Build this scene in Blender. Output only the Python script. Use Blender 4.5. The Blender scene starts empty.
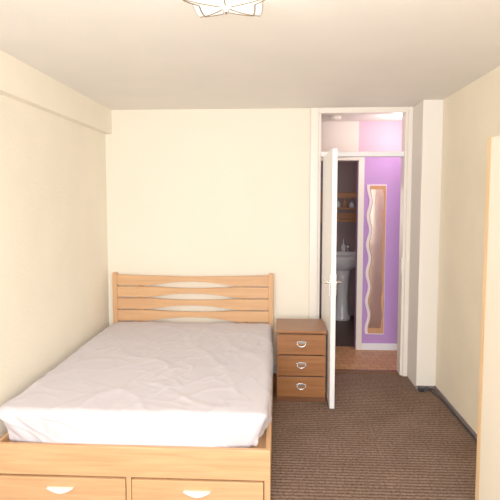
import bpy, bmesh, math
from mathutils import Vector, noise, Matrix
S=bpy.context.scene
try:
    S.view_settings.view_transform='Standard'
    S.view_settings.gamma=1.3
except Exception: pass

# ---------------- materials ----------------
def mat(name,col,rough=.6,metal=0,bump=0,bscale=200,var=0,vscale=3,trans=0,emit=0,spec=.3):
    m=bpy.data.materials.new(name); m.use_nodes=True
    nt=m.node_tree; b=nt.nodes['Principled BSDF']
    b.inputs['Base Color'].default_value=(*col,1)
    b.inputs['Roughness'].default_value=rough
    b.inputs['Metallic'].default_value=metal
    b.inputs['Specular IOR Level'].default_value=spec
    tc=nt.nodes.new('ShaderNodeTexCoord')
    if trans: b.inputs['Transmission Weight'].default_value=trans
    if emit:
        b.inputs['Emission Color'].default_value=(*col,1); b.inputs['Emission Strength'].default_value=emit
    if var:
        n=nt.nodes.new('ShaderNodeTexNoise'); n.inputs['Scale'].default_value=vscale; n.inputs['Detail'].default_value=4
        nt.links.new(tc.outputs['Object'],n.inputs['Vector'])
        r=nt.nodes.new('ShaderNodeValToRGB')
        r.color_ramp.elements[0].position=.3; r.color_ramp.elements[1].position=.7
        r.color_ramp.elements[0].color=(*[c*(1-var) for c in col],1)
        r.color_ramp.elements[1].color=(*[min(1,c*(1+var)) for c in col],1)
        nt.links.new(n.outputs['Fac'],r.inputs['Fac']); nt.links.new(r.outputs['Color'],b.inputs['Base Color'])
    if bump:
        n=nt.nodes.new('ShaderNodeTexNoise'); n.inputs['Scale'].default_value=bscale; n.inputs['Detail'].default_value=3
        nt.links.new(tc.outputs['Object'],n.inputs['Vector'])
        bp=nt.nodes.new('ShaderNodeBump'); bp.inputs['Strength'].default_value=bump; bp.inputs['Distance'].default_value=.01
        nt.links.new(n.outputs['Fac'],bp.inputs['Height']); nt.links.new(bp.outputs['Normal'],b.inputs['Normal'])
    return m

def wood(name,c1,c2,axis='X',rough=.45):
    m=bpy.data.materials.new(name); m.use_nodes=True
    nt=m.node_tree; b=nt.nodes['Principled BSDF']; b.inputs['Roughness'].default_value=rough
    b.inputs['Specular IOR Level'].default_value=.3
    tc=nt.nodes.new('ShaderNodeTexCoord'); mp=nt.nodes.new('ShaderNodeMapping')
    sc={'X':(1.2,22,22),'Y':(22,1.2,22),'Z':(22,22,1.2)}[axis]
    mp.inputs['Scale'].default_value=sc
    nt.links.new(tc.outputs['Object'],mp.inputs['Vector'])
    n=nt.nodes.new('ShaderNodeTexNoise'); n.inputs['Scale'].default_value=2.2; n.inputs['Detail'].default_value=6; n.inputs['Distortion'].default_value=.6
    nt.links.new(mp.outputs['Vector'],n.inputs['Vector'])
    r=nt.nodes.new('ShaderNodeValToRGB'); r.color_ramp.elements[0].position=.3; r.color_ramp.elements[1].position=.72
    r.color_ramp.elements[0].color=(*c1,1); r.color_ramp.elements[1].color=(*c2,1)
    nt.links.new(n.outputs['Fac'],r.inputs['Fac']); nt.links.new(r.outputs['Color'],b.inputs['Base Color'])
    return m

def carpet_mat():
    m=bpy.data.materials.new('ribbed_carpet'); m.use_nodes=True
    nt=m.node_tree; b=nt.nodes['Principled BSDF']; b.inputs['Roughness'].default_value=1; b.inputs['Specular IOR Level'].default_value=0
    tc=nt.nodes.new('ShaderNodeTexCoord')
    w=nt.nodes.new('ShaderNodeTexWave'); w.wave_type='BANDS'; w.bands_direction='Y'
    w.inputs['Scale'].default_value=10; w.inputs['Distortion'].default_value=.5; w.inputs['Detail'].default_value=2; w.inputs['Detail Scale'].default_value=6
    nt.links.new(tc.outputs['Object'],w.inputs['Vector'])
    n=nt.nodes.new('ShaderNodeTexNoise'); n.inputs['Scale'].default_value=60; n.inputs['Detail'].default_value=4
    nt.links.new(tc.outputs['Object'],n.inputs['Vector'])
    nr=nt.nodes.new('ShaderNodeValToRGB'); nr.color_ramp.elements[0].position=.35; nr.color_ramp.elements[1].position=.62
    nr.color_ramp.elements[0].color=(.5,.48,.46,1); nr.color_ramp.elements[1].color=(1,1,1,1)
    nt.links.new(n.outputs['Fac'],nr.inputs['Fac'])
    n2=nt.nodes.new('ShaderNodeTexNoise'); n2.inputs['Scale'].default_value=3.5; n2.inputs['Detail'].default_value=5
    nt.links.new(tc.outputs['Object'],n2.inputs['Vector'])
    r=nt.nodes.new('ShaderNodeValToRGB')
    r.color_ramp.elements[0].position=.05; r.color_ramp.elements[1].position=.6
    r.color_ramp.elements[0].color=(.115,.068,.050,1); r.color_ramp.elements[1].color=(.25,.165,.125,1)
    nt.links.new(w.outputs['Fac'],r.inputs['Fac'])
    mx=nt.nodes.new('ShaderNodeMix'); mx.data_type='RGBA'; mx.blend_type='MULTIPLY'; mx.inputs[0].default_value=.9
    nt.links.new(r.outputs['Color'],mx.inputs[6]); nt.links.new(nr.outputs['Color'],mx.inputs[7])
    mx2=nt.nodes.new('ShaderNodeMix'); mx2.data_type='RGBA'; mx2.blend_type='OVERLAY'; mx2.inputs[0].default_value=.35
    nt.links.new(mx.outputs[2],mx2.inputs[6]); nt.links.new(n2.outputs['Fac'],mx2.inputs[7])
    nt.links.new(mx2.outputs[2],b.inputs['Base Color'])
    bp=nt.nodes.new('ShaderNodeBump'); bp.inputs['Strength'].default_value=.5; bp.inputs['Distance'].default_value=.005
    nt.links.new(w.outputs['Fac'],bp.inputs['Height']); nt.links.new(bp.outputs['Normal'],b.inputs['Normal'])
    return m

def tile_mat(name,c1,c2,mortar,scale=1,bw=.15,rh=.15):
    m=bpy.data.materials.new(name); m.use_nodes=True
    nt=m.node_tree; b=nt.nodes['Principled BSDF']; b.inputs['Roughness'].default_value=.5
    tc=nt.nodes.new('ShaderNodeTexCoord'); br=nt.nodes.new('ShaderNodeTexBrick')
    br.offset=.5; br.inputs['Scale'].default_value=scale
    br.inputs['Brick Width'].default_value=bw; br.inputs['Row Height'].default_value=rh
    br.inputs['Mortar Size'].default_value=.004
    br.inputs['Color1'].default_value=(*c1,1); br.inputs['Color2'].default_value=(*c2,1); br.inputs['Mortar'].default_value=(*mortar,1)
    nt.links.new(tc.outputs['Object'],br.inputs['Vector']); nt.links.new(br.outputs['Color'],b.inputs['Base Color'])
    return m

M_back=mat('cream_plaster',(.88,.80,.655),.8,bump=.12,bscale=60,var=.015,vscale=2)
M_left=mat('cream_woodchip',(.91,.84,.69),.8,bump=.35,bscale=90,var=.025,vscale=3)
M_right=mat('yellow_cream_woodchip',(.91,.81,.62),.8,bump=.4,bscale=90,var=.03,vscale=3)
M_ceil=mat('ceiling_paint',(.84,.795,.735),.85,bump=.15,bscale=80,var=.02)
M_col=mat('column_paint',(.86,.81,.74),.7,bump=.1)
M_white=mat('white_gloss_paint',(.86,.86,.88),.35,spec=.5)
M_frame=mat('cream_gloss_paint',(.86,.79,.70),.35,spec=.5)
BA,BB=(.56,.275,.118),(.68,.375,.175)
M_beechX=wood('beech_x',BA,BB,'X')
M_beechY=wood('beech_y',BA,BB,'Y')
M_beechZ=wood('beech_z',BA,BB,'Z')
M_night=wood('cherry_x',(.19,.063,.018),(.29,.108,.033),'X',.4)
M_nightd=wood('cherry_dark',(.11,.035,.013),(.16,.06,.025),'X',.4)
M_dark=mat('gap_shade_dark',(.035,.018,.012),.9)  # near-black colour standing in for shade in gaps and hollows
M_chrome=mat('brushed_metal',(.75,.75,.76),.25,1)
M_sheet=mat('lavender_cotton',(.635,.60,.665),.95,bump=.15,bscale=250,var=.02,vscale=4,spec=.1)
M_carpet=carpet_mat()
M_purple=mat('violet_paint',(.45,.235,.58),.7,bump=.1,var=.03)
M_purple_lit=mat('violet_paint_lit_top',(.66,.40,.54),.7,bump=.1,var=.03)  # pink light on the upper violet wall, put into the colour
M_pink_lit=mat('pinkish_light_tint',(.82,.71,.64),.7)  # pinkish lighting tint of the hall wall, put into the base colour
M_hfloor=tile_mat('terracotta_tiles',(.43,.18,.065),(.54,.26,.10),(.27,.11,.045),1,.10,.10)
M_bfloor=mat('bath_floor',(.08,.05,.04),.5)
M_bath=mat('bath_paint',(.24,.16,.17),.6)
M_ceram=mat('white_ceramic',(.80,.78,.82),.15,spec=.6)
M_bwood=wood('orange_wood',(.35,.13,.05),(.48,.20,.07),'X')
M_mirror=mat('mirror_glass',(.95,.80,.68),.15,1)
M_mframe=mat('mirror_frame_pale',(.86,.76,.80),.4)
M_mwood=wood('mirror_frame_wood',(.48,.20,.08),(.58,.28,.125),'Z')
M_ward=mat('cream_laminate',(.86,.78,.63),.4,var=.01)
M_warded=wood('maple_edge',(.68,.43,.21),(.76,.51,.27),'Z')
M_skirt=mat('grey_skirting',(.17,.14,.15),.7)
M_black=mat('black_plastic',(.02,.02,.025),.4)
M_bottle=mat('bottle_plastic',(.55,.25,.12),.3)
M_glass=mat('frosted_glass',(.95,.94,.92),.3,trans=.5,emit=.3,spec=.5)
M_brass=mat('brass_rim',(.32,.23,.12),.4,1)

# ---------------- helpers ----------------
def finish(bm,name,m,parent=None,smooth=False,bevel=0):
    me=bpy.data.meshes.new(name); 
    bmesh.ops.recalc_face_normals(bm,faces=bm.faces)
    bm.to_mesh(me); bm.free()
    if smooth:
        for p in me.polygons: p.use_smooth=True
    o=bpy.data.objects.new(name,me); S.collection.objects.link(o)
    if m: me.materials.append(m)
    if bevel:
        b=o.modifiers.new('b','BEVEL'); b.width=bevel; b.segments=2; b.limit_method='ANGLE'
    if parent: o.parent=parent
    return o
def addbox(bm,x0,x1,y0,y1,z0,z1):
    mt=Matrix.Translation(((x0+x1)/2,(y0+y1)/2,(z0+z1)/2))@Matrix.Diagonal((x1-x0,y1-y0,z1-z0,1))
    bmesh.ops.create_cube(bm,size=1,matrix=mt)
def boxes(name,lst,m,parent=None,bevel=0):
    bm=bmesh.new()
    for b in lst: addbox(bm,*b)
    return finish(bm,name,m,parent,bevel=bevel)
def box(name,b,m,parent=None,bevel=0): return boxes(name,[b],m,parent,bevel)
def empty(name,loc=(0,0,0)):
    e=bpy.data.objects.new(name,None); S.collection.objects.link(e); e.empty_display_size=.1
    return e
def tube(name,pts,r,m,parent=None,closed=False):
    c=bpy.data.curves.new(name,'CURVE'); c.dimensions='3D'; c.bevel_depth=r; c.bevel_resolution=4; c.use_fill_caps=True
    s=c.splines.new('POLY'); s.points.add(len(pts)-1)
    for i,p in enumerate(pts): s.points[i].co=(*p,1)
    s.use_cyclic_u=closed
    c.materials.append(m)
    o=bpy.data.objects.new(name,c); S.collection.objects.link(o)
    if parent: o.parent=parent
    return o
def lathe(name,prof,cx,cy,m,parent=None,sx=1,sy=1,n=40):
    bm=bmesh.new(); rings=[]
    for r,z in prof:
        rings.append([bm.verts.new((cx+sx*r*math.cos(2*math.pi*i/n),cy+sy*r*math.sin(2*math.pi*i/n),z)) for i in range(n)])
    for a,b in zip(rings,rings[1:]):
        for i in range(n): bm.faces.new((a[i],a[(i+1)%n],b[(i+1)%n],b[i]))
    if prof[0][0]>1e-4: bm.faces.new(rings[0])
    if prof[-1][0]>1e-4: bm.faces.new(rings[-1])
    bmesh.ops.remove_doubles(bm,verts=bm.verts,dist=1e-5)
    return finish(bm,name,m,parent,smooth=True)
def extr_xz(name,outline,y0,y1,m,parent=None,bevel=0):
    bm=bmesh.new()
    a=[bm.verts.new((x,y0,z)) for x,z in outline]; b=[bm.verts.new((x,y1,z)) for x,z in outline]
    bm.faces.new(a); bm.faces.new(list(reversed(b)))
    n=len(a)
    for i in range(n): bm.faces.new((a[i],a[(i+1)%n],b[(i+1)%n],b[i]))
    return finish(bm,name,m,parent,bevel=bevel)

H=2.40; D=4.70; XL=-1.56; XR=1.34; YR=-.7
DL,DR=.385,1.118      # door opening
# ---------------- room shell ----------------
box('floor',(XL-.1,XR+.1,YR-.1,D+.04,-.1,0),M_carpet)
box('ceiling',(XL-.1,XR+.1,YR-.1,D+.1,H,H+.1),M_ceil)
boxes('wall_back',[(XL-.1,DL-.04,D,D+.1,0,H),(DR+.045,XR+.1,D,D+.1,0,H)],M_back)
box('wall_left',(XL-.1,XL,YR,D,0,H),M_left)
box('wall_right',(XR,XR+.1,YR,D,0,H),M_right)
wx0,wx1,wz0,wz1=-1.25,1.05,.8,2.25
boxes('wall_front',[(XL-.1,wx0,YR-.1,YR,0,H),(wx1,XR+.1,YR-.1,YR,0,H),(wx0,wx1,YR-.1,YR,0,wz0),(wx0,wx1,YR-.1,YR,wz1,H)],M_back)
win=empty('window_1')
boxes('window_frame',[(wx0,wx0+.05,YR-.08,YR-.03,wz0,wz1),(wx1-.05,wx1,YR-.08,YR-.03,wz0,wz1),(wx0+.05,wx1-.05,YR-.08,YR-.03,wz0,wz0+.05),(wx0+.05,wx1-.05,YR-.08,YR-.03,wz1-.05,wz1),(-.12,-.08,YR-.08,YR-.03,wz0+.05,wz1-.05)],M_white,win)
box('window_sill',(wx0-.04,wx1+.04,YR,YR+.09,wz0-.03,wz0),M_white,win)
box('ceiling_beam',(XL,-1.50,YR,D,2.185,H),M_left)
box('wall_column',(DR+.062,XR,4.36,D,0,H),M_col,bevel=.004)
box('baseboard_right',(XR-.012,XR,2.6,4.36,0,.028),M_skirt)
box('baseboard_column',(DR+.055,XR-.012,4.35,4.36,0,.025),M_skirt)
box('baseboard_back',(XL,DL-.096,D-.014,D,0,.09),M_white,bevel=.003)
box('baseboard_left',(XL,XL+.014,YR,D-.014,0,.09),M_white,bevel=.003)

# ---------------- door frame ----------------
df=empty('door_frame')
boxes('jambs',[(DL-.04,DL,D-.015,D+.115,0,H),(DR,DR+.045,D-.015,D+.115,0,H),(DL,DR,D-.015,D+.115,H-.04,H)],M_frame,df,.004)
boxes('architrave',[(DL-.095,DL-.025,D-.04,D-.0155,0,H-.001),(DR+.02,DR+.06,D-.04,D-.0155,0,H-.001),(DL-.025,DR+.02,D-.04,D-.0155,H-.05,H-.001)],M_frame,df,.005)
box('transom_bar',(DL,DR,D,D+.09,1.975,2.02),M_white,df,.004)
box('threshold',(DL,DR,D+.03,D+.1,0,.012),M_nightd,df,.003)
box('strike_plate',(DR-.01,DR-.0001,D+.005,D+.03,.93,1.07),M_chrome,df)
# ---------------- door leaf ----------------
d=empty('door_1')
lx0,lx1=.402,.438
box('leaf',(lx0,lx1,3.86,4.663,.012,1.965),M_white,d,.003)
for s,xx in ((-1,lx0),(1,lx1)):
    box('lever_plate_%d'%(s+2),(min(xx,xx+s*.008),max(xx,xx+s*.008),3.895,3.935,.87,1.03),M_chrome,d,.002)
    tube('lever_%d'%(s+2),[(xx+s*.004,3.915,.97),(xx+s*.036,3.915,.97),(xx+s*.042,3.925,.97),(xx+s*.042,4.02,.965)],.009,M_chrome,d)
box('latch',(.413,.427,3.853,3.8599,.93,.99),M_chrome,d)
boxes('hinges',[(.404,.436,4.6631,4.675,z,z+.09) for z in (.25,1.0,1.7)],M_chrome,d)

# ---------------- hallway ----------------
HY=5.50
box('floor_hall',(-.7,1.6,D+.04,HY+.1,-.1,0),M_hfloor)
box('ceiling_hall',(-.8,1.7,D+.1,7.3,H,H+.1),M_ceil)
bx0,bx1=.18,.840
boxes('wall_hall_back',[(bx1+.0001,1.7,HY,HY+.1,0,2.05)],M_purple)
boxes('wall_hall_upper',[(bx1+.0001,1.7,HY,HY+.1,2.05,H)],M_purple_lit)  # upper band coloured as the pink-lit part of the violet wall
boxes('wall_hall_left_part',[(-.7,bx0,HY,HY+.1,0,H),(bx0,bx1,HY,HY+.1,2.0,H)],M_pink_lit)
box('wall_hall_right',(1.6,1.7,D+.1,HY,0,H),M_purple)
box('wall_hall_left',(-.8,-.7,D+.1,HY+.1,0,H),M_pink_lit)
bf=empty('door_frame_bathroom')
boxes('bathroom_architrave',[(bx0-.05,bx0,HY-.02,HY,0,2.05),(bx1,bx1+.06,HY-.02,HY,0,2.05),(bx0,bx1,HY-.02,HY,2.0,2.05)],M_frame,bf,.003)
box('baseboard_hall',(bx1+.061,1.6,HY-.015,HY,0,.07),M_white,bevel=.003)
lathe('smoke_alarm',[(0,H),(.055,H),(.055,H-.02),(.045,H-.035),(0,H-.038)],.56,5.15,M_frame)
wm=empty('wavy_wall_mirror')
def wavy(x0,x1,z0,z1,amp,ampr=0,n=80):
    R=[];L=[]
    for i in range(n+1):
        z=z0+(z1-z0)*i/n; w=math.sin(z*2*math.pi/.30)
        R.append((x1+ampr*w,z)); L.append((x0+amp*w,z))
    return R+L[::-1]
extr_xz('mirror_backing',wavy(.945,1.132,.17,1.75,.014),HY-.014,HY-.001,M_mframe,wm,.002)
extr_xz('mirror_wood_border',wavy(.972,1.127,.18,1.74,.012),HY-.018,HY-.0141,M_mwood,wm)
extr_xz('mirror_glass_face',wavy(.979,1.10,.24,1.70,.012,.006),HY-.021,HY-.0181,M_mirror,wm)

# ---------------- bathroom ----------------
BY=7.15
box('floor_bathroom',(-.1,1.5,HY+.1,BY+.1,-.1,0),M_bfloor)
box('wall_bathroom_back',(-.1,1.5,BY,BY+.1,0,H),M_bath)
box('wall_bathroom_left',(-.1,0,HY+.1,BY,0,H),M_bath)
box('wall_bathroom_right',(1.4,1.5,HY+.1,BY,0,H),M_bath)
sk=empty('pedestal_sink')
cx,cy=.87,6.89
lathe('basin',[(.06,.66),(.13,.68),(.20,.74),(.245,.81),(.26,.845),(.255,.855),(.225,.85),(.20,.81),(.14,.75),(.05,.725),(0,.722)],cx,cy,M_ceram,sk,1,.86)
box('basin_back',(cx-.24,cx+.24,BY-.07,BY-.005,.74,.89),M_ceram,sk,.02)
lathe('pedestal',[(.11,0),(.11,.03),(.085,.08),(.075,.3),(.085,.55),(.10,.66)],cx,cy+.03,M_ceram,sk)
for i,tx in enumerate((-.09,.09)):
    lathe('tap_body_%d'%i,[(.02,.89),(.018,.94),(.028,.95),(.028,.975),(.01,.985),(0,.985)],cx+tx,BY-.04,M_chrome,sk,n=16)
    tube('tap_spout_%d'%i,[(cx+tx,BY-.04,.935),(cx+tx,BY-.09,.945),(cx+tx,BY-.13,.925)],.009,M_chrome,sk)
sh=empty('bathroom_wall_shelf')
boxes('shelf_frame',[(.58,.605,BY-.14,BY,1.28,1.70),(1.10,1.125,BY-.14,BY,1.28,1.70),(.605,1.10,BY-.14,BY,1.30,1.33),(.605,1.10,BY-.14,BY,1.465,1.49),(.605,1.10,BY-.02,BY,1.33,1.42),(.605,1.10,BY-.14,BY-.12,1.62,1.69)],M_bwood,sh,.003)
for i,(bx,h,r) in enumerate(((.72,.11,.022),(.82,.09,.028),(.91,.12,.02),(1.0,.08,.03))):
    lathe('bottle_%d'%i,[(r,1.49),(r,1.49+h*.7),(r*.4,1.49+h*.85),(r*.4,1.49+h),(0,1.49+h)],bx,BY-.07,[M_bottle,M_ceram][i%2],sh,n=16)
tb=empty('soap_bottle')
lathe('bottle_body',[(.028,.891),(.03,.97),(.012,.99),(.012,1.01),(0,1.01)],cx+.03,BY-.04,M_ceram,tb,n=16)
tube('pump',[(cx+.03,BY-.04,1.0),(cx+.03,BY-.04,1.06),(cx+.03,BY-.07,1.055)],.006,M_ceram,tb)

# ---------------- bed ----------------
bed=empty('double_bed')
BX0,BX1=-1.49,-.030; HBY=4.60; FY=2.54
xm=(BX0+BX1)/2
zt=.918; pitch=.108; gap=.012
for i in range(5):
    top=zt-i*pitch; bot=top-pitch+gap
    out=[]; n=80
    x0=BX0+.042; x1=BX1-.042
    for k in range(n+1):
        t=k/n; x=x0+(x1-x0)*t; u=(x-xm)/.37
        out.append((x,top+(-.014*math.sin(math.pi*t) if i==0 else (-.012*(1-u*u) if abs(u)<1 else 0))))
    for k in range(n+1):
        t=1-k/n; x=x0+(x1-x0)*t; u=(x-xm)/.37
        out.append((x,bot+(.036*(1-u*u) if abs(u)<1 and i<4 else 0)))
    extr_xz('headboard_slat_%d'%i,out,HBY,HBY+.022,M_beechX,bed,.002)
boxes('headboard_posts',[(BX0,BX0+.045,HBY-.01,HBY+.04,0,.935),(BX1-.045,BX1,HBY-.01,HBY+.04,0,.935)],M_beechZ,bed,.006)
boxes('headboard_back_struts',[(xm-.50,xm-.45,HBY+.0225,HBY+.04,.2,.88),(xm+.45,xm+.50,HBY+.0225,HBY+.04,.2,.88)],M_beechZ,bed)
boxes('side_rails',[(BX0,BX0+.025,FY+.03,HBY-.01,.04,.31),(BX1-.025,BX1,FY+.03,HBY-.01,.04,.31)],M_beechY,bed,.003)
box('slat_base',(BX0+.025,BX1-.025,FY+.03,HBY-.01,.20,.275),M_beechY,bed)
box('underbed_shade_fill',(BX0+.03,BX1-.03,FY+.04,HBY-.05,.02,.195),M_dark,bed)  # dark block painted as the shade under the bed
box('foot_panel',(BX0,BX1,FY,FY+.03,.165,.325),M_beechX,bed,.004)
boxes('foot_legs',[(BX0,BX0+.03,FY,FY+.03,0,.165),(BX1-.03,BX1,FY,FY+.03,0,.165),(xm-.012,xm+.012,FY,FY+.03,0,.165)],M_beechZ,bed,.002)
box('drawer_gap_shade',(BX0+.03,BX1-.03,FY+.025,FY+.03,.01,.165),M_dark,bed)  # dark sheet painted as the shade around the drawer fronts
for i,(a,b_) in enumerate(((BX0+.035,xm-.017),(xm+.017,BX1-.035))):
    box('drawer_front_%d'%i,(a,b_,FY-.004,FY+.02,.012,.155),M_beechX,bed,.003)
    c=(a+b_)/2; out=[]
    for k in range(25):
        t=k/24; out.append((c-.07+.14*t,.107))
    for k in range(1,24):
        t=1-k/24; out.append((c-.07+.14*t,.107-.026*math.sin(math.pi*t)))
    extr_xz('drawer_handle_%d'%i,out,FY-.026,FY-.0041,M_white,bed,.003)
def mattress():
    x0,x1,y0,y1,z0,z1=BX0+.012,BX1-.010,FY+.032,HBY-.015,.276,.496
    hx,hy,hz=(x1-x0)/2,(y1-y0)/2,(z1-z0)/2; c=Vector(((x0+x1)/2,(y0+y1)/2,(z0+z1)/2)); r=.045
    bm=bmesh.new(); bmesh.ops.create_cube(bm,size=2)
    bmesh.ops.subdivide_edges(bm,edges=bm.edges[:],cuts=150,use_grid_fill=True)
    corners=[(sx*hx,-hy) for sx in(-1,1)]+[(sx*hx,hy) for sx in(-1,1)]
    for v in bm.verts:
        p=Vector((v.co.x*hx,v.co.y*hy,v.co.z*hz))
        q=Vector((max(-hx+r,min(hx-r,p.x)),max(-hy+r,min(hy-r,p.y)),max(-hz+r,min(hz-r,p.z))))
        dd=p-q
        nrm=dd.normalized() if dd.length>1e-6 else Vector((0,0,1))
        if dd.length>1e-6: p=q+nrm*r
        w=c+p
        a=noise.noise(Vector((w.x*2.0+w.y*1.2,w.y*.9,w.z*2)))*.005
        ridg=1-abs(noise.noise(Vector((w.x*2.6+w.y*1.5,w.y*1.3-w.x*1.0,7.3))))*2.4
        a+=max(0,ridg-.6)*.012
        ridg2=1-abs(noise.noise(Vector((w.x*7-w.y*3,w.y*2.2+w.x,3.3))))*3
        a+=max(0,ridg2-.6)*.010
        ridg3=1-abs(noise.noise(Vector((w.x*5+w.y*6,w.y*3-w.x*2,9.3))))*3.4
        a+=max(0,ridg3-.65)*.009
        side=1-abs(nrm.z)
        cf,cc=max((math.exp(-((p.x-a_)**2+(p.y-b_)**2)/.05),(a_,b_)) for a_,b_ in corners)
        if side>.15 and dd.length>1e-6:
            s=(w.x if abs(nrm.y)>abs(nrm.x) else w.y)
            lowf=max(0,min(1,(.46-w.z)/.15))
            a+=side*(noise.noise(Vector((s*8+w.z*6*cf,w.z*3,1.1)))*.020*lowf+.004*lowf)
            cr=1-abs(noise.noise(Vector((s*6+w.z*9,w.z*7,5.5))))*3
            a+=side*max(0,cr-.5)*.010
            a+=side*cf*.006*math.sin(s*46+w.z*25)
        hem=.303+.010*noise.noise(Vector((w.x*6,w.y*6,2)))
        if w.z<hem and side>.3:
            a-=.012
        p=p+nrm*a
        k=cf*max(0,min(1,(.48-w.z)/.20))
        p=p+Vector((-cc[0],0,0)).normalized()*.085*k+Vector((0,-cc[1],0)).normalized()*.05*k
        v.co=c+p
        if v.co.z<.277: v.co.z=.277
        v.co.x=max(XL+.03,min(BX1+.004,v.co.x)); v.co.y=min(HBY-.002,v.co.y)
        if v.co.z<.33: v.co.y=max(FY+.032,v.co.y)
    return finish(bm,'mattress_with_sheet',M_sheet,bed,smooth=True)
mattress()

# ---------------- bedside drawers ----------------
ns=empty('bedside_drawer_unit')
nx0,nx1,ny0,ny1=-.006,.392,4.02,4.43
boxes('carcass',[(nx0+.006,nx0+.024,ny0+.012,ny1,0,.55),(nx1-.024,nx1-.006,ny0+.012,ny1,0,.55),(nx0+.024,nx1-.024,ny1-.01,ny1,0,.55),(nx0+.024,nx1-.024,ny0+.03,ny1-.01,.0,.03)],M_night,ns,.001)
box('top_board',(nx0,nx1,ny0-.012,ny1,.55,.572),M_night,ns,.004)
box('inside_shade_fill',(nx0+.025,nx1-.025,ny0+.02,ny1-.011,.031,.549),M_dark,ns)  # dark block painted as the shade between and behind the drawers
for i in range(3):
    z0=.04+i*.17
    box('drawer_%d'%i,(nx0+.008,nx1-.008,ny0-.006,ny0+.0119,z0,z0+.160),M_night,ns,.003)
    hc=((nx0+nx1)/2-.0,z0+.085)
    out=[(hc[0]+.038*math.cos(t)*(1+.12*math.cos(4*t)),hc[1]+.012*math.sin(t)+0.012) for t in [2*math.pi*k/32 for k in range(32)]]
    extr_xz('handle_plate_%d'%i,out,ny0-.010,ny0-.0061,M_chrome,ns,.001)
    tube('handle_bail_%d'%i,[(hc[0]-.032,ny0-.012,hc[1]+.010)]+[(hc[0]+.032*math.cos(t),ny0-.022,hc[1]+.004+.022*math.sin(t)) for t in [math.pi+math.pi*k/12 for k in range(13)]]+[(hc[0]+.032,ny0-.012,hc[1]+.010)],.004,M_chrome,ns)
box('plinth',(nx0+.008,nx1-.008,ny0+.005,ny0+.0119,0,.036),M_nightd,ns)

# ---------------- wardrobe at right ----------------
wd=empty('wardrobe')
wx,wy0,wy1,wh=.982,1.35,2.52,1.88
boxes('wardrobe_body',[(wx+.022,XR-.005,wy0,wy0+.02,0,wh),(wx+.022,XR-.005,wy1-.02,wy1,0,wh),(wx+.022,XR-.005,wy0+.02,wy1-.02,0,.07),(wx+.022,XR-.005,wy0+.02,wy1-.02,wh-.02,wh),(XR-.015,XR-.005,wy0+.02,wy1-.02,.07,wh-.02)],M_warded,wd,.002)
ymid=(wy0+wy1)/2
boxes('wardrobe_doors',[(wx,wx+.02,wy0+.002,ymid-.002,.075,wh-.003),(wx,wx+.02,ymid+.002,wy1-.045,.075,wh-.003)],M_ward,wd,.003)
box('wardrobe_edge_strip',(wx,wx+.02,wy1-.043,wy1,0,wh),M_warded,wd,.002)
for i,yy in enumerate((ymid-.05,ymid+.05)):
    tube('wardrobe_handle_%d'%i,[(wx,yy,.95),(wx-.03,yy,.96),(wx-.03,yy,1.10),(wx,yy,1.11)],.006,M_chrome,wd)

# ---------------- cable by the column ----------------
pts=[]
for k in range(60):
    t=k/59; a=t*4*math.pi
    pts.append((XR-.10+.035*math.cos(a)+.02*t,4.305+.022*math.sin(a),.008+.012*t+.006*math.sin(a*1.5)**2))
pts+=[(XR-.06,4.24,.012),(XR-.028,4.12,.008),(XR-.022,3.7,.008),(XR-.022,3.2,.008)]
cb=empty('coiled_cable')
tube('cable_run',pts,.006,M_black,cb)
box('cable_plug',(XR-.155,XR-.115,4.27,4.32,0,.035),M_black,cb,.005)

# ---------------- ceiling lamp (five pointed glass star) ----------------
cl=empty('ceiling_lamp'); LX,LY=-.19,1.95
lathe('ceiling_rose',[(0,H),(.06,H),(.06,H-.012),(.03,H-.03),(0.010,H-.035),(.010,H-.105),(0,H-.105)],LX,LY,M_chrome,cl)
def star(a):
    s=((a-math.pi/2-math.pi/5)/(2*math.pi/5))%1.0
    e=abs(s-.5)*2
    return .138+.062*e**1.6, e
NR,NA=16,120; rings=[]; bm=bmesh.new()
def zz(t,e): return H-.105+.035*t**2-.012*e*t**2
c0=bm.verts.new((LX,LY,H-.105))
for j in range(1,NR+1):
    t=j/NR; ring=[]
    for k in range(NA):
        a=2*math.pi*k/NA+math.pi/2+math.pi/5
        R,e=star(a); rr=R*t if t>.5 else R*t*(t/.5)+.16*t*(1-t/.5)
        ring.append(bm.verts.new((LX+rr*math.cos(a),LY+rr*math.sin(a),zz(t,e))))
    rings.append(ring)
for k in range(NA): bm.faces.new((c0,rings[0][k],rings[0][(k+1)%NA]))
for j in range(NR-1):
    for k in range(NA): bm.faces.new((rings[j][k],rings[j+1][k],rings[j+1][(k+1)%NA],rings[j][(k+1)%NA]))
o=finish(bm,'glass_shade',M_glass,cl,smooth=True); sm=o.modifiers.new('s','SOLIDIFY'); sm.thickness=.005
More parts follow.
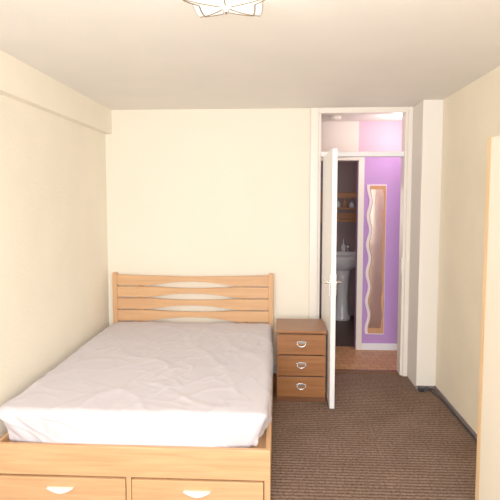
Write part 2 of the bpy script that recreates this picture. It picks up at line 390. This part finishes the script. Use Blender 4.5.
def starring(f,dz):
    P=[]
    for k in range(NA):
        a=2*math.pi*k/NA+math.pi/2+math.pi/5; R,e=star(a); R*=f
        P.append((LX+R*math.cos(a),LY+R*math.sin(a),zz(f,e)+dz))
    return P
tube('shade_rim',starring(1,0),.005,M_brass,cl,True)
tube('shade_inner_line',starring(.80,-.006),.003,M_brass,cl,True)
for k in range(5):
    a2=math.pi/2+2*math.pi/5*k+math.pi/5; R2,e2=star(a2)
    tube('shade_rib_%d'%k,[(LX+R2*f*math.cos(a2),LY+R2*f*math.sin(a2),zz(f,1)-.004) for f in (.1,.3,.5,.75,1)],.003,M_brass,cl)
lathe('finial',[(0,H-.135),(.01,H-.13),(.014,H-.12),(.006,H-.106),(0,H-.106)],LX,LY,M_chrome,cl,n=20)

# ---------------- lights ----------------
def area(name,loc,rot,sx,sy,e,col):
    l=bpy.data.lights.new(name,'AREA'); l.shape='RECTANGLE'; l.size=sx; l.size_y=sy; l.energy=e; l.color=col
    o=bpy.data.objects.new(name,l); S.collection.objects.link(o); o.location=loc; o.rotation_euler=rot
def point(name,loc,e,col,r=.05):
    l=bpy.data.lights.new(name,'POINT'); l.energy=e; l.color=col; l.shadow_soft_size=r
    o=bpy.data.objects.new(name,l); S.collection.objects.link(o); o.location=loc
area('window_daylight',(-.1,YR-.2,1.55),(math.radians(90),0,0),2.25,1.4,178,(1,.965,.93))
point('ceiling_lamp_bulb',(LX+.05,LY,H-.055),5,(1,.9,.76),.02)
point('hall_light',(1.2,5.1,2.2),7.5,(1,.82,.74),.08)
point('bathroom_fill',(.4,6.3,2.2),2.2,(1,.8,.7),.08)  # added fill light with no visible source, keeps the bathroom dimly readable
w=bpy.data.worlds.new('World'); S.world=w; w.use_nodes=True
w.node_tree.nodes['Background'].inputs[0].default_value=(.8,.9,1,1); w.node_tree.nodes['Background'].inputs[1].default_value=1.0

# ---------------- camera ----------------
c=bpy.data.cameras.new('camera'); c.lens=37.44; c.sensor_width=36; c.clip_start=.02; c.shift_y=-.018
co=bpy.data.objects.new('camera',c); S.collection.objects.link(co)
co.location=(0,0,1.59); co.rotation_euler=(math.radians(90-4.5),0,math.radians(3))
S.camera=co
